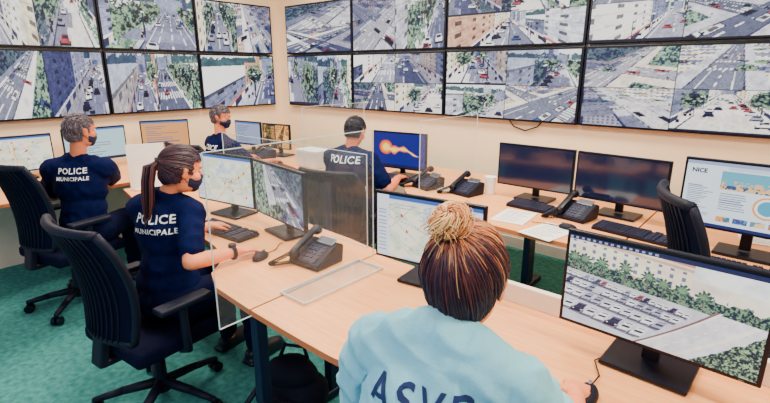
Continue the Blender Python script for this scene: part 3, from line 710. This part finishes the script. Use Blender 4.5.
def person(label,loc,rz,lean,hands,head,skin,shirt,text=None,hair='short',hairm=None,voxel=.008,fem=False,glance=0,pitch=0,roll=0,mask=False,sx=0,tx=0,curl=.35,zs=0,curlR=None,bw=1,hsc=1,watch=False,legyaw=0,pal=None,slv=.020,wr=.006,spc=1.08):
    P=thing('person',label,'person',loc,rz)
    R=random.Random(len(label))
    L0=V(loc); Ri=Matrix.Rotation(-rz,3,'Z')
    hands=[Ri@(V(h)-L0) for h in hands]           # hand targets given in room coordinates
    hd_=Ri@(V(head)-L0)
    wS=(.160 if fem else .178)*bw; rA=.042 if fem else .05
    pel=V((0,0,.555)); wai=V((sx*.4,lean*.35,.70+zs*.2)); che=V((sx*.8,lean*.75,.88+zs*.6)); nk=V((sx,lean+.005,1.06+zs)); H=hd_
    Mh=Matrix.Translation(H)@Euler((pitch,roll,glance),'XYZ').to_matrix().to_4x4()@Matrix.Scale(hsc,4); Rh=Mh.to_3x3()
    elb=[];wr_=[]
    for s,hd in zip((-1,1),hands):
        a=V((sx+s*wS,lean,.985+zs)); e,w=ik(a,hd,.275,.245,(s*.55,-.45,-.8)); elb.append((a,e)); wr_.append(w)
    hipx=.10 if fem else .095
    RL=Matrix.Rotation(legyaw,3,'Z')
    def torso(b,g):
        b.sph(pel,((.165 if fem else .16)+g,.115+g,.10+g*.5)); b.sph(wai,(((.128 if fem else .145)+g)*bw,.098+g,.13+g))
        b.sph(che,(((.150 if fem else .168)+g)*bw,.108+g,.165+g))
        b.sph((pel+wai)/2,((.145 if fem else .15)+g,.105+g,.11))
        b.caps(V((sx-wS*.75,lean-.005,.995+zs)),V((sx+wS*.75,lean-.005,.995+zs)),.054+g)
        for s in (-1,1): b.chain([V((sx+s*.02,lean-.004,1.055+zs)),V((sx+s*wS*.55,lean-.005,1.02+zs)),V((sx+s*wS*.9,lean-.003,.99+zs))],[.034+g,.040+g,.046+g])
    def legs(b,g):
        for s in (-1,1):
            hp=RL@V((s*hipx,.02,.545)); kn=RL@V((s*.13,.43,.535)); mid=RL@V((s*.125,.41,.33)); an=RL@V((s*.12,.42,.11))
            b.caps(hp,kn,.085+g,.058+g); b.chain([kn,mid,an],[.056+g,.052+g,.038+g])
    b=B(); torso(b,0); legs(b,0)
    b.caps(nk-V((0,0,.02)),Mh@V((0,-.02,-.05)),.052 if not fem else .046,.05 if not fem else .044)
    for s,(a,e),w in zip((-1,1),elb,wr_):
        b.caps(a,e,rA+.006,rA-.006); b.caps(e,e.lerp(w,.35),rA-.006,rA-.004); b.caps(e.lerp(w,.35),w,rA-.004,.024)
        dirv=(w-e).normalized(); fd=V((dirv.x,dirv.y,dirv.z*.15-.12)).normalized()
        hand(b,w,fd,V((0,0,1)),V((-s,0.1,0)),curlR if (s==1 and curlR is not None) else curl,.95 if fem else 1.05)
        b.chain([RL@V((s*.12,.42,.06)),RL@V((s*.13,.56,.04))],[.04,.032])
    def hs(c,r): b.sph(Mh@V(c),r,Rh)
    hs((0,-.012,.022),(.073,.092,.090)); hs((0,.012,-.035),(.062,.072,.075)); hs((0,.05,-.075),(.034,.034,.028))
    hs((0,.086,-.012),(.011,.016,.012)); b.caps(Mh@V((0,.078,.02)),Mh@V((0,.093,-.014)),.007,.009)
    hs((0,.078,.032),(.05,.014,.011)); hs((.04,.05,-.02),(.025,.028,.022)); hs((-.04,.05,-.02),(.025,.028,.022))
    hs((0,.074,-.052),(.022,.012,.006)); hs((0,.073,-.061),(.018,.012,.006))
    for s in (-1,1):
        hs((s*.074,-.005,-.005),(.008,.018,.030)); hs((s*.080,-.010,.012),(.007,.015,.017))
    mk('body',remesh(b,voxel,3),skin,P)
    for s in (-1,1):
        B().sph(Mh@V((s*.029,.0745,.012)),(.0125,.009,.008),Rh,2).obj('eye',M['eye'],P,smooth=True)
        B().sph(Mh@V((s*.029,.0825,.012)),.0045,sub=2).obj('pupil',M['iris'],P,smooth=True)
    if mask:
        b=B(); b.sph((0,.022,-.042),(.0635,.077,.050),sub=4); b.sph((0,.05,-.07),(.038,.040,.034),sub=3); b.sph((0,.083,-.022),(.018,.02,.018),sub=3)
        bmesh.ops.transform(b.bm,matrix=Mh,verts=b.bm.verts[:])
        fm=remesh(b,.005,3)
        bm=bmesh.new(); bm.from_mesh(fm); Mi=Mh.inverted()
        bmesh.ops.delete(bm,geom=[f for f in bm.faces if (lambda c:c.y<.018 or c.z>.0+(c.y-.07)*.3 or c.z<-.098)(Mi@f.calc_center_median())],context='FACES'); bm.to_mesh(fm); bm.free()
        mk('face_mask',fm,M['mask'],P)
        b=B()
        for s in (-1,1):
            b.tube([Mh@V((s*.060,.03,-.012)),Mh@V((s*.072,.012,.004)),Mh@V((s*.079,-.004,.018))],.0018,5); b.tube([Mh@V((s*.058,.026,-.055)),Mh@V((s*.070,.008,-.045)),Mh@V((s*.078,-.012,-.028))],.0018,5)
        b.obj('mask_strap',M['mask'],P,smooth=True)
    b=B(); torso(b,.012)
    for s,(a,e),w in zip((-1,1),elb,wr_):
        b.caps(a,a.lerp(e,.74),rA+slv,rA+slv*.8)
    sm=remesh(b,voxel*1.15 if voxel>.006 else .006,5,wr=wr,wsc=9,seed=len(label))
    mk('shirt',sm,shirt,P)
    b=B(); b.sph(pel,(.175+.006,.13,.112)); legs(b,.012); mk('trousers',remesh(b,.012,4,wr=.006,wsc=10,seed=3),M['trouser'],P)
    for s in (-1,1):
        b=B(); b.chain([RL@V((s*.12,.39,.05)),RL@V((s*.125,.46,.05)),RL@V((s*.135,.58,.04))],[.045,.047,.040]); b.box(RL@V((s*.128,.48,.015)),(.09,.29,.03),rot=(0,0,legyaw),bev=.012)
        mk('shoe',remesh(b,.01,3),M['shoe'],P)
    if watch:
        (a,e),w=elb[1],wr_[1]; u=(w-e).normalized(); c=w-u*.03; o1=u.orthogonal().normalized(); o2=u.cross(o1)
        B().tube([c+(o1*math.cos(k*pi/10)+o2*math.sin(k*pi/10))*.030 for k in range(21)],.010,8).cyl(c+V((0,0,.028)),c+V((0,0,.042)),.020).obj('wristwatch',M['black2'],P,smooth='auto')
    if text:
        vs=[v.co.copy() for v in sm.vertices]; bv=BVHTree.FromPolygons(vs,[tuple(p.vertices) for p in sm.polygons])
        for (s_,size,z) in text:
            tm=textmesh(s_,size,subd=2 if size>.05 else 1,spacing=spc)
            for v in tm.vertices:
                x=v.co.x+tx+sx; zz=z+v.co.y; h=bv.ray_cast(V((x,-.6,zz)),V((0,1,0)))
                y=h[0].y-.0035 if h[0] else -.1
                v.co=V((x,y,zz))
            mk('back_print',tm,M['white'] if shirt!=M['tee'] else M['print'],P)
    def capmesh(g,zmin=-.05,yf=.03,zf=.055,nw=.066):
        b=B(); b.sph((0,-.014,.022),(.078+g,.098+g,.096+g),sub=4)
        b.sph((0,-.035,-.03),(nw+g,.07+g,.06+g),sub=3)
        dele=[f for f in b.bm.faces if (lambda c:(c.y>yf and c.z<zf) or c.z<zmin+min(0,c.y*.3) or (abs(c.x)>.05 and c.z<.0 and c.y>-.02))(f.calc_center_median())]
        bmesh.ops.delete(b.bm,geom=dele,context='FACES')
        for v in b.bm.verts: v.co+=v.co.normalized()*.005*noise.noise(v.co*40)
        bmesh.ops.transform(b.bm,matrix=Mh,verts=b.bm.verts[:]); return b
    if hair=='short':
        capmesh(.001).obj('hair',hairm,P,smooth=True)
        it=[]
        for k in range(900):
            th=R.uniform(0,2*pi); z=R.uniform(-.72,1); d=V((math.cos(th)*math.sqrt(1-z*z),math.sin(th)*math.sqrt(1-z*z),z))
            if d.y>.35 and d.z<.35: continue
            if d.z<0 and d.y>-.15: continue
            f=V((R.gauss(0,.25),.35 if d.z>.4 else -.1,-.8 if d.z<.4 else R.gauss(0,.2))); f=(f-d*f.dot(d)).normalized()
            p=V((d.x*.079,d.y*.099-.014,d.z*.097+.022)); 
            if z<-.2: p.z-=.012*(-z)
            it.append(([p,p+f*.010+d*.004,p+f*.022+d*.003],.003,.0018,R.choice(pal)))
        strands(it,'hair_texture',P,M['strand'],Mh)
    elif hair=='pony':
        b=capmesh(.004); b.obj('hair',hairm,P,smooth=True)
        pal=[(50,24,38),(64,32,40),(80,42,44),(36,18,36)]
        it=[]
        for k in range(320):
            th=R.uniform(0,2*pi); z=R.uniform(-.5,1); d=V((math.cos(th)*math.sqrt(1-z*z),math.sin(th)*math.sqrt(1-z*z),z))
            if d.y>.45 and d.z<.45: continue
            if d.z<-.3 and d.y>-.2: continue
            g=V((0,-1,.08)).normalized(); pts=[]
            for q in range(7):
                s=q/6; e=d.slerp(g,s*.97) if d.dot(g)>-.98 else d; pts.append(V((e.x*.083,e.y*.104-.014,e.z*.101+.022)))
            it.append((pts,.003,.0026,R.choice(pal)))
        for k in range(60):
            a=R.uniform(0,2*pi); r=R.uniform(0,.030); ox,oy=math.cos(a)*r,math.sin(a)*r
            pts=[V((ox*.4,-.112+oy*.3,.03+oy*.4)),V((ox*.9,-.145+oy,.0+oy*.2)),V((ox*1.1,-.145+oy,-.07)),V((ox*1.2+.002,-.135+oy,-.15)),V((ox*.9,-.125+oy*.7,-.22)),V((ox*.5,-.12+oy*.3,-.27-R.random()*.03))]
            it.append((pts,.006,.003,R.choice(pal)))
        strands(it,'ponytail',P,M['strand'],Mh)
        B().cyl(Mh@V((0,-.106,.03)),Mh@V((0,-.124,.025)),.019,.019,16).obj('hair_tie',M['black2'],P,smooth='auto')
    elif hair=='bun':
        b=capmesh(.002,zmin=-.085,nw=.048); b.obj('hair',hairm,P,smooth=True)
        it=[]; g=V((-.16,-.56,.81)).normalized(); gx=g.orthogonal().normalized(); gy=g.cross(gx)
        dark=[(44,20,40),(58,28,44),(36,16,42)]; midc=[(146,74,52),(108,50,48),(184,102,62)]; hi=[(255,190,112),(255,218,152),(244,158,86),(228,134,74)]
        def shape(e,bl):
            k=max(0,-e.z); zz=e.z*(.099+bl)+.022-.036*k
            return V((e.x*(.083+bl)*(1-.42*k*k),e.y*(.104+bl)*(1-.12*k)-.016,zz))
        for k in range(3600):
            th=R.uniform(0,2*pi); z=R.uniform(-.92,.995); d=V((math.cos(th)*math.sqrt(1-z*z),math.sin(th)*math.sqrt(1-z*z),z))
            if d.y>.5 and d.z<.4: continue
            if d.z<-.35 and d.y>-.05: continue
            if d.dot(g)>.95: continue
            pts=[]; lift=abs(R.gauss(0,.003)); jit=V((R.gauss(0,.04),R.gauss(0,.04),R.gauss(0,.04))); w1=R.gauss(0,.025); ph=R.uniform(0,6)
            smax=R.uniform(.9,1)
            for q in range(10):
                s=q/9*smax; e=d.slerp((g+jit).normalized(),s); e=(e+V((w1*math.sin(s*6+ph),0,w1*math.cos(s*5+ph)))*(1-s)).normalized(); bl=.003*math.sin(s*pi)+lift*math.sin(s*pi)+(.016*max(0,(s-.75)/.25)**2)
                pts.append(shape(e,bl))
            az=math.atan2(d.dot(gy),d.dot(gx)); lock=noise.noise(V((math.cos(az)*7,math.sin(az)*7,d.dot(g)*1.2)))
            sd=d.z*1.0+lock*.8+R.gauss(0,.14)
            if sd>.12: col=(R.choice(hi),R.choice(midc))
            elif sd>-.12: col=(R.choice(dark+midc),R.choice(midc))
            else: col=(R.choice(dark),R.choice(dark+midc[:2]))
            it.append((pts,.0012,.0010,col))
        surf=shape(g,0)
        bc=surf+g*.034; fw=g; ax=gx; ay=gy
        for k in range(760):
            a0=R.uniform(0,2*pi); ph=R.uniform(0,2*pi); R0=.016+R.gauss(0,.003); rr=.0175*math.sqrt(R.uniform(.6,1.2)); ln=R.uniform(1.0,2.8); pts=[]; tw=1.4+R.gauss(0,.5)
            lk=noise.noise(V((math.cos(a0)*2,math.sin(a0)*2,ph*.8))); ox,oy=R.gauss(0,.002),R.gauss(0,.002)
            for q in range(10):
                a=a0+ln*q/9; f=ph+tw*(a-a0); pts.append(bc+(ax*(math.cos(a)*1.12)+ay*math.sin(a))*(R0+rr*math.cos(f))+ax*ox+ay*oy+fw*(rr*math.sin(f)*1.25+.005*math.sin(2*a+k*.1)))
            cc=hi[:2]+hi if lk>-.15 else midc+hi[3:]
            it.append((pts,.0015,.0010,(R.choice(cc),R.choice(cc))))
        for k in range(90):
            a=R.uniform(0,2*pi); rad_=ax*math.cos(a)+ay*math.sin(a); p=bc+rad_*.028+fw*R.uniform(-.008,.014); o_=(rad_+fw*R.uniform(.0,.8)).normalized(); L=R.uniform(.3,.9)
            it.append(([p,p+o_*.016*L+rad_.cross(fw)*.004,p+o_*.026*L+V((R.uniform(-.008,.008),0,-.003)),p+o_*.032*L+V((R.uniform(-.015,.015),0,-.012))],.0010,.0006,R.choice(hi+midc)))
        for k in range(150):
            x0=R.choice([-.045,-.035,-.02,.02,.035,.0,.01,-.01])+R.uniform(-.01,.01); L=R.uniform(.03,.15 if x0<-.02 else .08)
            p=V((x0,-.088+abs(x0)*.5,-.07)); sw=R.uniform(-.02,.02)
            it.append(([p+V((0,.01,.04)),p,p+V((.006,-.012,-L*.5)),p+V((-.004+sw,-.014,-L)),p+V((-.012+sw*1.5,-.012,-L*1.25))],.0016,.0006,R.choice(dark+dark+midc[:1])))
        strands(it,'bun_strands',P,M['strand'],Mh)
        B().tube([Mh@(bc-fw*.020+ax*math.cos(a*pi/10)*.026+ay*math.sin(a*pi/10)*.024) for a in range(21)],.006,8).obj('hair_tie',M['iris'],P,smooth=True)
    return P
rad=math.radians
GREY=[(96,84,90),(124,110,112),(72,62,74),(56,48,64)]; BLK=[(20,18,38),(32,28,48),(16,14,32)]
person('woman in pale blue T-shirt with messy highlighted bun using a mouse',(-.475,.665,0),rad(13),.09,
  [(-.70,.99,.80),(-.330,1.178,.792)],(-.500,.86,1.202),M['skin'],M['tee'],[('ASVP',.080,1.018)],'bun',M['hairr'],voxel=.0055,fem=True,glance=rad(0),pitch=rad(-10),tx=-.004,curlR=.3,bw=1.02,zs=.062,hsc=1.06,slv=.015,wr=.0105,spc=1.3)
person('woman in navy police T-shirt with auburn ponytail using a mouse',(-2.25,.94,0),rad(30),.06,
  [(-2.44,1.29,.80),(-1.985,1.19,.792)],(-2.20,1.06,1.19),M['skin'],M['police'],[('POLICE',.056,.975),('MUNICIPALE',.036,.92)],'pony',M['hairr'],voxel=.007,fem=True,glance=rad(-42),pitch=rad(-14),mask=True,watch=True,legyaw=rad(-22),zs=.005,bw=.90,slv=.015,tx=.012,wr=.008)
person('man in navy police T-shirt with short grey hair',(-3.70,1.04,0),rad(48),.04,
  [(-4.15,1.15,.80),(-4.12,1.40,.80)],(-3.71,1.11,1.25),M['skin2'],M['police'],[('POLICE',.052,.995),('MUNICIPALE',.034,.945)],'short',M['hairg'],glance=rad(-40),pitch=rad(-6),zs=.01,tx=-.0,bw=.95,mask=True,pal=GREY,wr=.008)
person('man in navy uniform with dark face mask at the corner desk',(-4.06,2.30,0),rad(-4),.05,
  [(-4.26,2.75,.80),(-3.84,2.75,.80)],(-4.06,2.38,1.235),M['skin2'],M['police'],[('POLICE',.06,.97)],'short',M['hairg'],voxel=.01,glance=rad(-55),pitch=rad(-8),mask=True,pal=GREY,hsc=.95)
person('black-haired person in navy police T-shirt bending toward a monitor',(-2.66,2.60,0),rad(14),.08,
  [(-2.9,2.99,.80),(-2.42,2.98,.80)],(-2.67,2.73,1.18),M['skin2'],M['police'],[('POLICE',.078,.975)],'short',M['hairb'],voxel=.01,pitch=rad(-28),pal=BLK,zs=-.015)
# ---------------------------------------------------------------- lights
def area(loc,size,e,col,rot=(0,0,0)):
    l=bpy.data.lights.new('ceiling_light','AREA'); l.shape='RECTANGLE'; l.size=size[0]; l.size_y=size[1]; l.energy=e; l.color=col
    o=bpy.data.objects.new('ceiling_light',l); COL.objects.link(o); o.location=loc; o.rotation_euler=rot
    o['label']='ceiling light panel casting warm white light'; o['category']='light'; return o
for x,y in [(-4,1.2),(-4,3.0),(-1.6,1.6),(-1.6,3.0),(.8,1.4)]:
    area((x,y,ZC-.03),(1.0,.5),68,(1,.91,.77))
area((-.6,-.9,ZC-.1),(2.0,1.0),62,(1,.95,.92),(math.radians(20),0,0))
w=bpy.data.worlds.new('World'); SC.world=w; w.use_nodes=True
w.node_tree.nodes['Background'].inputs[0].default_value=(.42,.64,1,1); w.node_tree.nodes['Background'].inputs[1].default_value=.85
# ---------------------------------------------------------------- camera
cam=bpy.data.cameras.new('camera'); co=bpy.data.objects.new('camera',cam); COL.objects.link(co)
cam.sensor_fit='HORIZONTAL'; cam.sensor_width=36; cam.lens=36*475/770; cam.clip_start=.05
co.location=(0,0,1.65); co.rotation_euler=(math.radians(90-15.4),0,math.radians(40.8))
SC.camera=co
